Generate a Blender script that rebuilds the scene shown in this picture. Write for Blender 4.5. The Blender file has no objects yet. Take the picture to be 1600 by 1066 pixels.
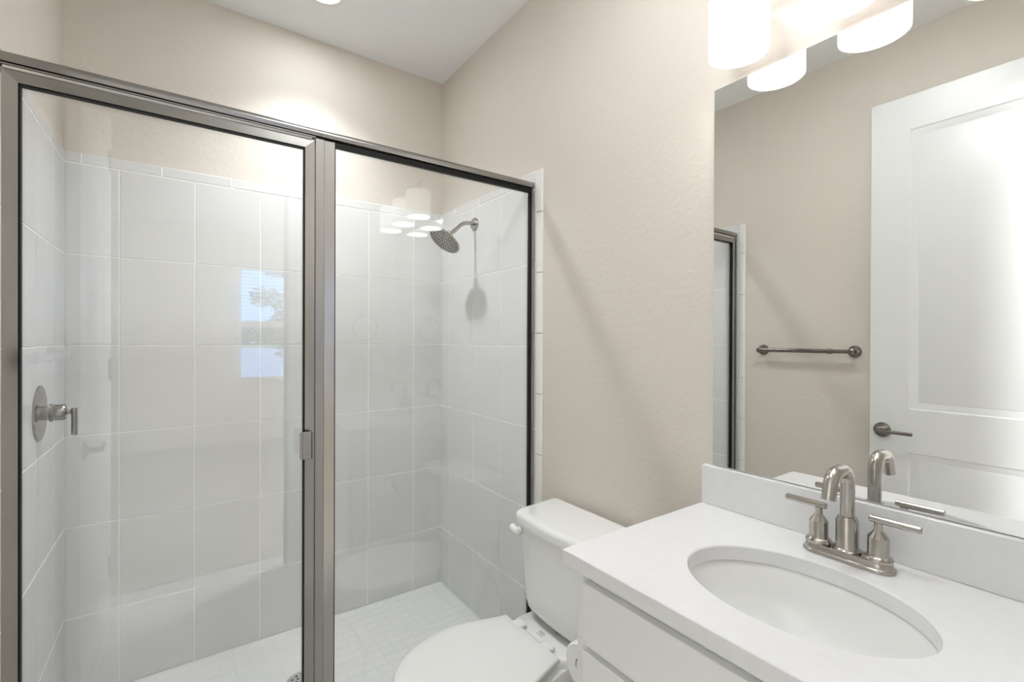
import bpy, bmesh, math, random
from mathutils import Vector, Matrix
random.seed(4)
PI = math.pi
SC = bpy.context.scene
COL = SC.collection

# ------------------------------------------------------------------ camera
CAM_H = 1.3501
yaw, pitch, roll = math.radians(35.2198), math.radians(-0.1735), math.radians(0.2132)
r_ = Vector((math.cos(yaw), -math.sin(yaw), 0))
v_ = Vector((math.sin(yaw)*math.cos(pitch), math.cos(yaw)*math.cos(pitch), math.sin(pitch)))
u_ = r_.cross(v_)
cx_ = r_*math.cos(roll) + u_*math.sin(roll)
cy_ = -r_*math.sin(roll) + u_*math.cos(roll)
cam = bpy.data.cameras.new('camera')
cam.sensor_width = 36.0
cam.lens = 36.0*732.81/1600.0
cam.clip_start = 0.01
cam.clip_end = 600
camo = bpy.data.objects.new('camera', cam)
M = Matrix((cx_, cy_, -v_)).transposed().to_4x4()
M.translation = Vector((0, 0, CAM_H))
camo.matrix_world = M
COL.objects.link(camo)
SC.camera = camo

# ------------------------------------------------------------------ world, exposure
SC.view_settings.view_transform = 'Standard'
SC.view_settings.look = 'None'
SC.view_settings.gamma = 1.0
SC.view_settings.use_curve_mapping = False
SC.view_settings.exposure = 0.96
w = bpy.data.worlds.new('sky'); SC.world = w
w.use_nodes = True
wn = w.node_tree
# clear blue sky: paler at the horizon, deeper overhead
tcw = wn.nodes.new('ShaderNodeTexCoord'); sep = wn.nodes.new('ShaderNodeSeparateXYZ')
rmp = wn.nodes.new('ShaderNodeValToRGB')
rmp.color_ramp.elements[0].position = 0.0; rmp.color_ramp.elements[0].color = (0.24, 0.52, 1.0, 1)
rmp.color_ramp.elements[1].position = 0.6; rmp.color_ramp.elements[1].color = (0.10, 0.28, 0.80, 1)
wn.links.new(tcw.outputs['Generated'], sep.inputs[0]); wn.links.new(sep.outputs['Z'], rmp.inputs[0])
wn.links.new(rmp.outputs[0], wn.nodes['Background'].inputs[0])
wn.nodes['Background'].inputs[1].default_value = 3.4
SC.cycles.max_bounces = 14
SC.cycles.diffuse_bounces = 7
SC.cycles.glossy_bounces = 7
SC.cycles.transparent_max_bounces = 16
SC.cycles.sample_clamp_indirect = 6.0
SC.cycles.use_denoising = True

P_BULB = 8.0      # the three vanity bulbs
P_SHADE = 0.80       # glow of the frosted drums
P_DOWN = 38.0       # recessed shower light
P_SPOT = 44.0
P_BATH_FILL = 26.0      # added fill lamp on the bathroom ceiling, out of view
P_BED_FILL = 300.0       # added fill lamp in the bedroom, out of view
P_SUN = 5.0

sun = bpy.data.lights.new('sun', 'SUN'); sun.energy = P_SUN; sun.angle = math.radians(0.6)
suno = bpy.data.objects.new('sun', sun); COL.objects.link(suno)
suno.rotation_euler = (math.radians(38), 0, math.radians(25)); suno.location = (0, -8, 12)

# ------------------------------------------------------------------ room dimensions
XR, XL, YB, YN, HC = 1.164, -0.351, 2.3156, 0.03, 2.743
ZF = 0.033                      # shower floor
TF = 0.008                      # wall tile thickness
YG = 1.505                      # glass plane of the shower front
ZC = 0.915                      # counter top
YV = 0.7354                     # left end of the vanity top

# ------------------------------------------------------------------ materials
def pmat(name, col, rough=0.5, metal=0.0, spec=0.5, coat=0.0):
    m = bpy.data.materials.new(name); m.use_nodes = True
    b = m.node_tree.nodes['Principled BSDF']
    b.inputs['Base Color'].default_value = (*col, 1)
    b.inputs['Roughness'].default_value = rough
    b.inputs['Metallic'].default_value = metal
    b.inputs['Specular IOR Level'].default_value = spec
    b.inputs['Coat Weight'].default_value = coat
    b.inputs['Coat Roughness'].default_value = 0.05
    return m, m.node_tree, b

def add_bump(nt, b, scale, strength, dist=0.002, detail=3, mapping=None, ramp=None):
    tc = nt.nodes.new('ShaderNodeTexCoord')
    mp = nt.nodes.new('ShaderNodeMapping')
    if mapping: mp.inputs['Scale'].default_value = mapping
    nz = nt.nodes.new('ShaderNodeTexNoise')
    nz.inputs['Scale'].default_value = scale; nz.inputs['Detail'].default_value = detail
    bp = nt.nodes.new('ShaderNodeBump')
    bp.inputs['Strength'].default_value = strength; bp.inputs['Distance'].default_value = dist
    nt.links.new(tc.outputs['Object'], mp.inputs[0]); nt.links.new(mp.outputs[0], nz.inputs['Vector'])
    src = nz.outputs[0]
    if ramp:
        cr = nt.nodes.new('ShaderNodeValToRGB')
        cr.color_ramp.elements[0].position = ramp[0]; cr.color_ramp.elements[1].position = ramp[1]
        nt.links.new(src, cr.inputs[0]); src = cr.outputs[0]
    nt.links.new(src, bp.inputs['Height'])
    nt.links.new(bp.outputs[0], b.inputs['Normal'])
    return nz

def add_mottle(nt, b, c1, c2, scale, mapping=None, detail=4):
    tc = nt.nodes.new('ShaderNodeTexCoord'); mp = nt.nodes.new('ShaderNodeMapping')
    if mapping: mp.inputs['Scale'].default_value = mapping
    nz = nt.nodes.new('ShaderNodeTexNoise'); nz.inputs['Scale'].default_value = scale
    nz.inputs['Detail'].default_value = detail
    mx = nt.nodes.new('ShaderNodeMix'); mx.data_type = 'RGBA'
    mx.inputs[6].default_value = (*c1, 1); mx.inputs[7].default_value = (*c2, 1)
    nt.links.new(tc.outputs['Object'], mp.inputs[0]); nt.links.new(mp.outputs[0], nz.inputs['Vector'])
    nt.links.new(nz.outputs[0], mx.inputs[0]); nt.links.new(mx.outputs[2], b.inputs['Base Color'])

MT = {}
m, nt, b = pmat('beige wall paint', (0.66, 0.61, 0.55), 0.55, spec=0.3)
add_bump(nt, b, 55, 0.16, 0.0025, 2, ramp=(0.40, 0.70)); MT['paint'] = m
m, nt, b = pmat('white ceiling paint', (0.85, 0.86, 0.86), 0.8, spec=0.2)
add_bump(nt, b, 40, 0.25, 0.002, 3); MT['ceiling'] = m
m, nt, b = pmat('light grey glazed wall tile', (0.68, 0.68, 0.67), 0.10, spec=0.5)
add_mottle(nt, b, (0.675, 0.675, 0.67), (0.715, 0.715, 0.71), 2.5, (1, 1, 6))
add_bump(nt, b, 9, 0.05, 0.001, 1); MT['tile'] = m
m, nt, b = pmat('white grout', (0.87, 0.87, 0.85), 0.7); MT['grout'] = m
m, nt, b = pmat('white glazed bullnose edge', (0.80, 0.80, 0.76), 0.12); MT['bullnose'] = m
m, nt, b = pmat('light grey mosaic tile', (0.62, 0.62, 0.60), 0.35)
add_mottle(nt, b, (0.68, 0.68, 0.665), (0.74, 0.74, 0.725), 14); MT['mosaic'] = m
m, nt, b = pmat('pale grout of the mosaic', (0.70, 0.70, 0.685), 0.7); MT['mgrout'] = m
m, nt, b = pmat('pale grey floor tile', (0.62, 0.61, 0.58), 0.3)
add_mottle(nt, b, (0.58, 0.57, 0.54), (0.66, 0.65, 0.62), 5); MT['floortile'] = m
m, nt, b = pmat('floor grout', (0.40, 0.40, 0.38), 0.8); MT['fgrout'] = m
m, nt, b = pmat('beige carpet', (0.42, 0.38, 0.33), 0.95, spec=0.1)
add_bump(nt, b, 300, 0.5, 0.004); MT['carpet'] = m
m, nt, b = pmat('white trim paint', (0.80, 0.80, 0.79), 0.35); MT['trim'] = m
m, nt, b = pmat('white door paint', (0.74, 0.745, 0.74), 0.35); MT['door'] = m
m, nt, b = pmat('white cabinet lacquer', (0.82, 0.82, 0.81), 0.3); MT['cabinet'] = m
m, nt, b = pmat('white vitreous china', (0.79, 0.79, 0.775), 0.08, spec=0.5, coat=0.3); MT['china'] = m
m, nt, b = pmat('white sink china', (0.82, 0.82, 0.81), 0.08, spec=0.5, coat=0.3); MT['sinkchina'] = m
m, nt, b = pmat('white plastic seat', (0.76, 0.76, 0.745), 0.18); MT['seat'] = m
m, nt, b = pmat('white cultured quartz', (0.80, 0.80, 0.80), 0.16)
add_mottle(nt, b, (0.76, 0.76, 0.765), (0.71, 0.71, 0.715), 60, detail=6); MT['quartz'] = m
m, nt, b = pmat('white wall plate plastic', (0.82, 0.82, 0.80), 0.3); MT['plastic'] = m
m, nt, b = pmat('dark slot', (0.03, 0.03, 0.03), 0.6); MT['dark'] = m
m, nt, b = pmat('black glazing gasket', (0.008, 0.008, 0.008), 0.5, spec=0.2); MT['gasket'] = m
m, nt, b = pmat('brushed nickel', (0.46, 0.435, 0.40), 0.19, 1.0)
add_bump(nt, b, 60, 0.06, 0.0006, 2, (1, 1, 12)); MT['nickel'] = m
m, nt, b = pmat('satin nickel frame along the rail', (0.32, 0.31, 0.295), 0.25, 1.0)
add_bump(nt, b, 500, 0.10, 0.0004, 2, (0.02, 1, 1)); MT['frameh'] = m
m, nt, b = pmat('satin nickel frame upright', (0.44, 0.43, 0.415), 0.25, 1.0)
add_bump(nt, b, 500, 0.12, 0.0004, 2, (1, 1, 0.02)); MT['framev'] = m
m, nt, b = pmat('dark satin nickel', (0.22, 0.20, 0.18), 0.25, 1.0); MT['darknickel'] = m
m, nt, b = pmat('grey brushed nickel', (0.38, 0.365, 0.345), 0.2, 1.0)
add_bump(nt, b, 60, 0.06, 0.0006, 2, (1, 1, 12)); MT['greynickel'] = m
m, nt, b = pmat('polished chrome', (0.80, 0.80, 0.80), 0.07, 1.0); MT['chrome'] = m
m, nt, b = pmat('silvered mirror', (0.90, 0.905, 0.895), 0.0, 1.0); MT['mirror'] = m
m, nt, b = pmat('polished mirror edge', (0.75, 0.80, 0.77), 0.15, 0.3); MT['mirredge'] = m
m, nt, b = pmat('paper roll tissue', (0.82, 0.81, 0.79), 0.9)
add_bump(nt, b, 200, 0.3, 0.001); MT['paper'] = m
m, nt, b = pmat('shower head nozzle rubber', (0.10, 0.09, 0.085), 0.5); MT['rubber'] = m
m, nt, b = pmat('grey logo ink', (0.25, 0.25, 0.22), 0.5); MT['ink'] = m
m, nt, b = pmat('white blind slat', (0.80, 0.80, 0.80), 0.4); MT['slat'] = m
m, nt, b = pmat('lawn grass', (0.10, 0.22, 0.05), 0.9)
add_mottle(nt, b, (0.08, 0.20, 0.04), (0.18, 0.30, 0.09), 0.6); MT['lawn'] = m
m, nt, b = pmat('pale concrete paving', (0.45, 0.47, 0.50), 0.8)
add_mottle(nt, b, (0.42, 0.44, 0.47), (0.50, 0.52, 0.55), 1.2); MT['paving'] = m
m, nt, b = pmat('tree leaves', (0.09, 0.18, 0.07), 0.6)
add_mottle(nt, b, (0.06, 0.13, 0.05), (0.13, 0.22, 0.09), 3); MT['leaf'] = m
m, nt, b = pmat('tree bark', (0.20, 0.16, 0.13), 0.9)
add_bump(nt, b, 30, 0.6, 0.01); MT['bark'] = m

def emat(name, col, strength, dcol=(0.8, 0.8, 0.8)):
    m, nt, b = pmat(name, dcol, 0.35)
    b.inputs['Emission Color'].default_value = (*col, 1)
    b.inputs['Emission Strength'].default_value = strength
    return m
MT['shade'] = emat('glowing opal glass drum', (1.0, 0.965, 0.945), P_SHADE, (0.45, 0.45, 0.45))
MT['shade_inner'] = emat('glowing inside of the opal drum', (0.99, 0.98, 0.97), P_SHADE*2.5)
MT['bulb'] = emat('lit bulb', (1.0, 0.985, 0.98), P_BULB)
MT['lens'] = emat('lit downlight lens', (0.94, 0.975, 1.0), P_DOWN)
MT['disc'] = emat('added fill light diffuser', (0.94, 0.975, 1.0), P_BATH_FILL)
MT['dome'] = emat('added bedroom fill dome', (0.92, 0.97, 1.0), P_BED_FILL)

def glass_mat(name, tint, f0):
    """thin clear sheet: each face lets light through and mirrors its Fresnel share"""
    m = bpy.data.materials.new(name); m.use_nodes = True; nt = m.node_tree; nt.nodes.clear()
    out = nt.nodes.new('ShaderNodeOutputMaterial')
    tr = nt.nodes.new('ShaderNodeBsdfTransparent'); tr.inputs[0].default_value = (*tint, 1)
    gl = nt.nodes.new('ShaderNodeBsdfGlossy'); gl.inputs['Roughness'].default_value = 0.0
    gl.inputs[0].default_value = (1, 1, 1, 1)
    lw = nt.nodes.new('ShaderNodeLayerWeight'); lw.inputs[0].default_value = 0.5
    pw = nt.nodes.new('ShaderNodeMath'); pw.operation = 'POWER'; pw.inputs[1].default_value = 5
    ma = nt.nodes.new('ShaderNodeMath'); ma.operation = 'MULTIPLY_ADD'
    ma.inputs[1].default_value = 1-f0; ma.inputs[2].default_value = f0
    mx = nt.nodes.new('ShaderNodeMixShader')
    L = nt.links.new
    L(lw.outputs['Facing'], pw.inputs[0]); L(pw.outputs[0], ma.inputs[0]); L(ma.outputs[0], mx.inputs[0])
    L(tr.outputs[0], mx.inputs[1]); L(gl.outputs[0], mx.inputs[2]); L(mx.outputs[0], out.inputs[0])
    return m
MT['glass'] = glass_mat('clear shower glass', (0.985, 0.990, 0.988), 0.056)
MT['winglass'] = glass_mat('clear window glass', (0.985, 0.99, 0.99), 0.04)

# ------------------------------------------------------------------ mesh helpers
def box(bm, x0, x1, y0, y1, z0, z1, mi=0):
    vs = [bm.verts.new((x, y, z)) for x in (x0, x1) for y in (y0, y1) for z in (z0, z1)]
    for f in ((0, 1, 3, 2), (4, 6, 7, 5), (0, 4, 5, 1), (2, 3, 7, 6), (0, 2, 6, 4), (1, 5, 7, 3)):
        bm.faces.new([vs[i] for i in f]).material_index = mi

def loft(bm, rings, cap0=True, cap1=True, closed=True, mi=0):
    rows = [[bm.verts.new(p) for p in r] for r in rings]
    n = len(rows[0])
    for a, b in zip(rows, rows[1:]):
        for i in range(n if closed else n-1):
            bm.faces.new((a[i], a[(i+1) % n], b[(i+1) % n], b[i])).material_index = mi
    if cap0: bm.faces.new(list(reversed(rows[0]))).material_index = mi
    if cap1: bm.faces.new(rows[-1]).material_index = mi

def frame_of(d):
    d = Vector(d).normalized()
    up = Vector((0, 0, 1)) if abs(d.z) < 0.9 else Vector((1, 0, 0))
    s = d.cross(up).normalized()
    return d, s, s.cross(d).normalized()

def lathe(bm, prof, org, axis=(0, 0, 1), n=32, cap=True, mi=0):
    """prof: (radius, distance along axis)"""
    d, s, t = frame_of(axis); org = Vector(org)
    rings = []
    for r, h in prof:
        r = max(r, 1e-5)
        rings.append([org+d*h+(s*math.cos(2*PI*k/n)+t*math.sin(2*PI*k/n))*r for k in range(n)])
    loft(bm, rings, cap, cap, mi=mi)

def smooth_path(pts, sub=6):
    pts = [Vector(p) for p in pts]; out = []
    for i in range(len(pts)-1):
        p0 = pts[max(i-1, 0)]; p1 = pts[i]; p2 = pts[i+1]; p3 = pts[min(i+2, len(pts)-1)]
        for k in range(sub):
            t = k/sub
            out.append(0.5*((2*p1)+(p2-p0)*t+(2*p0-5*p1+4*p2-p3)*t*t+(3*p1-p0-3*p2+p3)*t**3))
    out.append(pts[-1]); return out

def tube(bm, pts, r, n=16, closed=False, mi=0):
    pts = [Vector(p) for p in pts]; N = len(pts)
    rs = r if isinstance(r, (list, tuple)) else [r]*N
    def tan(i):
        if closed: return (pts[(i+1) % N]-pts[i-1]).normalized()
        return (pts[min(i+1, N-1)]-pts[max(i-1, 0)]).normalized()
    t = tan(0); _, s, _u = frame_of(t); rings = []
    for i in range(N):
        t = tan(i); s = (s-t*s.dot(t)).normalized(); u = t.cross(s)
        rings.append([pts[i]+(s*math.cos(2*PI*k/n)+u*math.sin(2*PI*k/n))*rs[i] for k in range(n)])
    if closed: rings.append(rings[0]); 
    if closed:
        rows = [[bm.verts.new(p) for p in rr] for rr in rings[:-1]]
        for i in range(N):
            a, b = rows[i], rows[(i+1) % N]
            for k in range(n): bm.faces.new((a[k], a[(k+1) % n], b[(k+1) % n], b[k]))
    else: loft(bm, rings, mi=mi)

def extrude(bm, poly, axis, a0, a1, mi=0):
    """poly: 2-D points in the other two axes (x<y<z order), swept from a0 to a1 along axis"""
    def P(p, a):
        if axis == 'x': return (a, p[0], p[1])
        if axis == 'y': return (p[0], a, p[1])
        return (p[0], p[1], a)
    loft(bm, [[P(p, a0) for p in poly], [P(p, a1) for p in poly]], mi=mi)

def obj(name, bm, mats, parent=None, bevel=0, seg=2, smooth=35, label=None):
    bmesh.ops.recalc_face_normals(bm, faces=bm.faces[:])
    me = bpy.data.meshes.new(name); bm.to_mesh(me); bm.free()
    for mm in (mats if isinstance(mats, (list, tuple)) else [mats]): me.materials.append(MT[mm])
    o = bpy.data.objects.new(name, me); COL.objects.link(o)
    if parent is not None:
        o.parent = parent
        o.matrix_parent_inverse = Matrix.Translation(wloc(parent)).inverted()
    if bevel:
        bv = o.modifiers.new('bevel', 'BEVEL'); bv.width = bevel; bv.segments = seg
        bv.limit_method = 'ANGLE'; bv.angle_limit = math.radians(40)
    if smooth:
        for f in me.polygons: f.use_smooth = True
        if bevel:
            wn_ = o.modifiers.new('weighted', 'WEIGHTED_NORMAL'); wn_.keep_sharp = True
        me.set_sharp_from_angle(angle=math.radians(smooth))
    if label: o['label'] = label
    return o

def wloc(o):
    v = Vector((0, 0, 0))
    while o is not None:
        v = v+Vector(o.location); o = None if o.parent is None or o.matrix_parent_inverse != Matrix.Identity(4) else o.parent
    return v

def thing(name, label, cat, loc=(0, 0, 0), group=None):
    o = bpy.data.objects.new(name, None); COL.objects.link(o)
    o.location = loc; o.empty_display_size = 0.1
    o['label'] = label; o['category'] = cat
    if group: o['group'] = group
    return o

def tag(o, label, cat, group=None, kind=None):
    o['label'] = label; o['category'] = cat
    if group: o['group'] = group
    if kind: o['kind'] = kind
    return o

def struct(name, bm, mats, parent=None, label=None, cat=None, **k):
    o = obj(name, bm, mats, parent, **k)
    if parent is None:
        o['kind'] = 'structure'
        if label: o['label'] = label
        o['category'] = cat or name.split('_')[0]
    return o
B = bmesh.new

# ================================================================== SETTING
T = 0.12
bm = B(); box(bm, XL-T, XR+T, YB, YB+T, 0, HC)
wb = struct('wall_back', bm, 'paint', smooth=0, label='beige painted wall above the grey tile behind the shower')
bm = B(); box(bm, XR, XR+T, YN-T, YB, 0, HC)
wr = struct('wall_right', bm, 'paint', smooth=0, label='textured beige wall carrying the mirror, light bar and toilet tank')
bm = B(); box(bm, XL-T, XL, YN, YB, 0, HC)
wl = struct('wall_left', bm, 'paint', smooth=0, label='beige wall with the towel bar, seen in the mirror')
# near wall with the doorway the camera stands in
DX0, DX1, DH = -0.300, 0.506, 2.46
bm = B()
box(bm, XL-T, DX0, YN-T, YN, 0, HC); box(bm, DX1, XR, YN-T, YN, 0, HC); box(bm, DX0, DX1, YN-T, YN, DH, HC)
wnr = struct('wall_near', bm, 'paint', smooth=0, label='beige wall around the doorway, with the towel ring')
bm = B(); box(bm, -2.6, 2.6, -4.2, YB+T, HC, HC+0.1)
struct('ceiling', bm, 'ceiling', smooth=0, label='flat white ceiling over bathroom and shower')
# floor: tiles with grout
def tiles(bm, u_j, v_j, u0, u1, v0, v1, place, g=0.003, mi=0, bev=0.0012):
    us = [u0]+[u for u in sorted(u_j) if u0+0.006 < u < u1-0.006]+[u1]
    vs = [v0]+[v for v in sorted(v_j) if v0+0.006 < v < v1-0.006]+[v1]
    for a, b in zip(us, us[1:]):
        for c, d in zip(vs, vs[1:]):
            A = a+(g/2 if a != u0 else 0); Bq = b-(g/2 if b != u1 else 0)
            C = c+(g/2 if c != v0 else 0); D = d-(g/2 if d != v1 else 0)
            lo = [place(A, C, 0), place(Bq, C, 0), place(Bq, D, 0), place(A, D, 0)]
            mid = [place(A, C, 0.7), place(Bq, C, 0.7), place(Bq, D, 0.7), place(A, D, 0.7)]
            hi = [place(A+bev, C+bev, 1), place(Bq-bev, C+bev, 1), place(Bq-bev, D-bev, 1), place(A+bev, D-bev, 1)]
            loft(bm, [lo, mid, hi], cap0=False, mi=mi)
bm = B()
box(bm, XL, XR, -0.19, YB, -0.10, -0.0025, 1)
tiles(bm, [-0.266, 0.184, 0.634, 1.084], [0.16+0.45*k for k in range(-1, 4)], XL, XR, -0.19, 1.43,
      lambda u, v, h: (u, v, -0.0025+0.0025*h), g=0.004)
struct('floor', bm, ['floortile', 'fgrout'], smooth=0, label='pale grey large tile floor of the bathroom')
# shower floor and curb
bm = B()
box(bm, XL, XR, YG+0.06, YB, 0, ZF-0.0015, 1)
tiles(bm, [XL+0.02+0.051*k for k in range(31)], [YG+0.03+0.051*k for k in range(18)], XL, XR, YG+0.06, YB-TF,
      lambda u, v, h: (u, v, ZF-0.0015+0.0015*h), g=0.003, bev=0.0008)
struct('floor_shower', bm, ['mosaic', 'mgrout'], smooth=0, label='light grey small mosaic tile floor inside the shower', cat='floor')
bm = B(); box(bm, XL, XR, 1.43, 1.565, 0, 0.115)
struct('trim_1', bm, 'tile', bevel=0.004, label='grey tiled curb under the shower front', cat='curb')

# wall tile cladding
ZS, ZT = 1.9861, 2.026
rows = [ZS-0.3312*k for k in range(1, 6)]
YE = 1.455                        # where the field tiles end at the bullnose column
def clad(parent, name, uj, sj, u0, u1, place, g=0.0034):
    bm = B()
    P = lambda u, v, h: place(u, v, h*TF)
    tiles(bm, uj, rows, u0, u1, ZF, ZS-g/2, P, g)
    tiles(bm, sj, [], u0, u1, ZS+g/2, ZT, P, g, bev=0.0025)
    lo = [place(u0, ZF, 0), place(u1, ZF, 0), place(u1, ZT-0.002, 0), place(u0, ZT-0.002, 0)]
    hi = [place(u0, ZF, TF*0.82), place(u1, ZF, TF*0.82), place(u1, ZT-0.002, TF*0.82), place(u0, ZT-0.002, TF*0.82)]
    loft(bm, [lo, hi], mi=1)
    return obj(name, bm, ['tile', 'grout'], parent, smooth=0, label='light grey square-set shower tile with white grout')
clad(wb, 'tile_cladding', [0.997-0.2375*k for k in range(7)], [0.413-0.2365*k for k in range(-4, 5)], XL, XR,
     lambda u, v, h: (u, YB-h, v))
YEND = 1.474
clad(wr, 'tile_cladding', [2.208-0.2405*k for k in range(4)], [1.675+0.2385*k for k in range(-1, 4)], YEND, YB,
     lambda u, v, h: (XR-h, u, v))
clad(wl, 'tile_cladding', [2.150-0.2405*k for k in range(4)], [2.095-0.2385*k for k in range(4)], YEND, YB,
     lambda u, v, h: (XL+h, u, v))
# bullnose columns down the open edges
for par, xw, s in ((wr, XR, -1), (wl, XL, 1)):
    bm = B()
    zj = [ZT]+[1.857-0.2405*k for k in range(8)]+[ZF*0]
    for z1, z0 in zip(zj, zj[1:]):
        lo_, hi_ = z0+0.0015, z1-0.0015
        if hi_-lo_ < 0.01: continue
        prof = [(xw, YEND-0.0015), (xw+s*TF, YEND-0.0015), (xw+s*TF, 1.4465), (xw+s*TF*0.9, 1.4425), (xw+s*TF*0.6, 1.4395), (xw, 1.4380)]
        extrude(bm, prof, 'z', lo_, hi_)
    obj('bullnose_trim', bm, 'bullnose', par, smooth=60, label='narrow white rounded edge tiles')

# baseboards
for nm, x0, x1, y0, y1 in (('baseboard_left', XL, XL+0.012, YN, 1.43), ('baseboard_right', XR-0.012, XR, YV, 1.43)):
    bm = B(); box(bm, x0, x1, y0, y1, 0, 0.13)
    struct(nm, bm, 'trim', bevel=0.003, label='white baseboard along the %s wall' % nm.split('_')[1])

# door casing on the bathroom side and the jamb lining
bm = B()
box(bm, DX0-0.0, DX0+0.012, YN-T, YN, 0, DH); box(bm, DX1-0.0, DX1+0.012, YN-T, YN, 0, DH)
box(bm, DX0, DX1, YN-T, YN, DH-0.012, DH)
box(bm, DX1+0.004, DX1+0.065, YN, YN+0.014, 0, DH+0.06)
box(bm, DX0-0.04, DX0, YN, YN+0.014, 0, DH+0.06)
box(bm, DX0, DX1+0.004, YN, YN+0.014, DH, DH+0.06)
struct('trim_2', bm, 'trim', bevel=0.002, label='white jamb and casing of the bathroom doorway', cat='casing')

# ------------------------------------------------------------------ bathroom door, open against the left wall
DFX, DBX = -0.285, -0.320
DY0, DY1, DZ0, DZ1 = 0.056, 0.815, 0.012, 2.425
def panel_door(bm):
    st = 0.140
    py0, py1 = DY0+st, DY1-st
    pans = [(1.051, 2.275), (0.20, 0.863)]
    for xf, s in ((DFX, 1), (DBX, -1)):
        # stiles and rails
        for (y0, y1, z0, z1) in ((DY0, py0, DZ0, DZ1), (py1, DY1, DZ0, DZ1), (py0, py1, DZ0, pans[1][0]),
                                 (py0, py1, pans[1][1], pans[0][0]), (py0, py1, pans[0][1], DZ1)):
            box(bm, min(xf, xf-s*0.0174), max(xf, xf-s*0.0174), y0, y1, z0, z1)
        for z0, z1 in pans:
            def rect(i, d): return [(xf-s*d, py0+i, z0+i), (xf-s*d, py1-i, z0+i), (xf-s*d, py1-i, z1-i), (xf-s*d, py0+i, z1-i)]
            loft(bm, [rect(0, 0), rect(0.005, 0.004), rect(0.009, 0.0045), rect(0.026, 0.010), rect(0.031, 0.011), rect(0.036, 0.009)], cap0=False)
bm = B(); panel_door(bm)
d1 = struct('door_1', bm, 'door', smooth=25, label='tall white two-panel door open against the left wall', cat='door')
bm = B()
hx, hy, hz = DFX, 0.768, 0.948
lathe(bm, [(0.033, 0), (0.033, 0.004), (0.030, 0.009), (0.014, 0.013), (0.0105, 0.016), (0.0105, 0.045)], (hx, hy, hz), (1, 0, 0))
hd = obj('door_handle', bm, 'darknickel', d1, label='dark nickel lever handle with round rose')
bm = B()
pts = [(hx+0.045, hy+0.008, hz), (hx+0.050, hy-0.01, hz), (hx+0.049, hy-0.05, hz), (hx+0.045, hy-0.118, hz)]
tube(bm, smooth_path(pts), [0.010]*6+[0.0085]*6+[0.0075]*7, n=14)
obj('lever', bm, 'darknickel', hd)
for z in (0.25, 1.20, 2.20):
    bm = B(); box(bm, DBX-0.001, DFX+0.001, DY0-0.002, DY0, z-0.05, z+0.05); lathe(bm, [(0.006, -0.05), (0.006, 0.05)], (DFX+0.004, DY0-0.003, z), n=12)
    obj('hinge', bm, 'nickel', d1)

# ================================================================== SHOWER ENCLOSURE
se = thing('shower_enclosure', 'framed glass shower enclosure in satin nickel with hinged door and fixed pane', 'shower enclosure', (0.41, 1.5, 0.115))
XLi, XRi = XL+TF, XR-TF
YF = 1.483
# header: rounded front, lower lip
prof = []
for k in range(13):
    a = math.radians(78+k*(205-78)/12)
    prof.append((YF+0.0155+0.0160*math.cos(a), 1.9680+0.0155*math.sin(a)))
prof += [(YF+0.001, 1.9580), (YF+0.012, 1.9578), (YF+0.012, 1.9445), (YF+0.040, 1.9445), (YF+0.040, 1.980), (YF+0.034, 1.9835)]
bm = B(); extrude(bm, prof, 'x', XLi, XRi-0.001)
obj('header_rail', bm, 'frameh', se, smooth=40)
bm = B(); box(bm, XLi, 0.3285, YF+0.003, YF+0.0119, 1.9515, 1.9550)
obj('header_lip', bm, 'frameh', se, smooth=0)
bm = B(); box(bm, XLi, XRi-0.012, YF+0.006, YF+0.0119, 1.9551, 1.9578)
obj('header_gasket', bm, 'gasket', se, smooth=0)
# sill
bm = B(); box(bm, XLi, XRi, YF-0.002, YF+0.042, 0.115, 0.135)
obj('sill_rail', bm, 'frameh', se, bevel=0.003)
# wall jambs
for x0, x1 in ((XLi, XLi+0.011), (XRi-0.012, XRi)):
    bm = B(); box(bm, x0, x1, YF+0.002, YF+0.036, 0.135, 1.943)
    box(bm, x0+0.002, x1-0.002, YF-0.001, YF+0.002, 0.135, 1.943)
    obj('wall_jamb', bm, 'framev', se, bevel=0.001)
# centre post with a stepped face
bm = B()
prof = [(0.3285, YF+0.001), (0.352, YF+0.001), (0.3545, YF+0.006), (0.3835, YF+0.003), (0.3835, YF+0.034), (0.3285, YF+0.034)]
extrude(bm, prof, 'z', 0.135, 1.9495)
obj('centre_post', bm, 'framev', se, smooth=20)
# fixed pane
bm = B(); box(bm, 0.3835, XRi-0.012, YG-0.003, YG+0.003, 0.135, 1.945)
obj('fixed_pane', bm, 'glass', se, smooth=0, label='clear fixed glass pane')
bm = B()
gx0, gx1 = 0.3835, XRi-0.012
box(bm, gx0, gx0+0.0035, YF+0.006, YG-0.003, 0.135, 1.943); box(bm, gx1-0.008, gx1, YF+0.004, YG-0.003, 0.135, 1.943)
box(bm, gx0, gx1, YF+0.005, YG-0.003, 1.938, 1.9505); box(bm, gx0, gx1, YF+0.006, YG-0.003, 0.135, 0.145)
obj('pane_gasket', bm, 'gasket', se, smooth=0)
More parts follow.
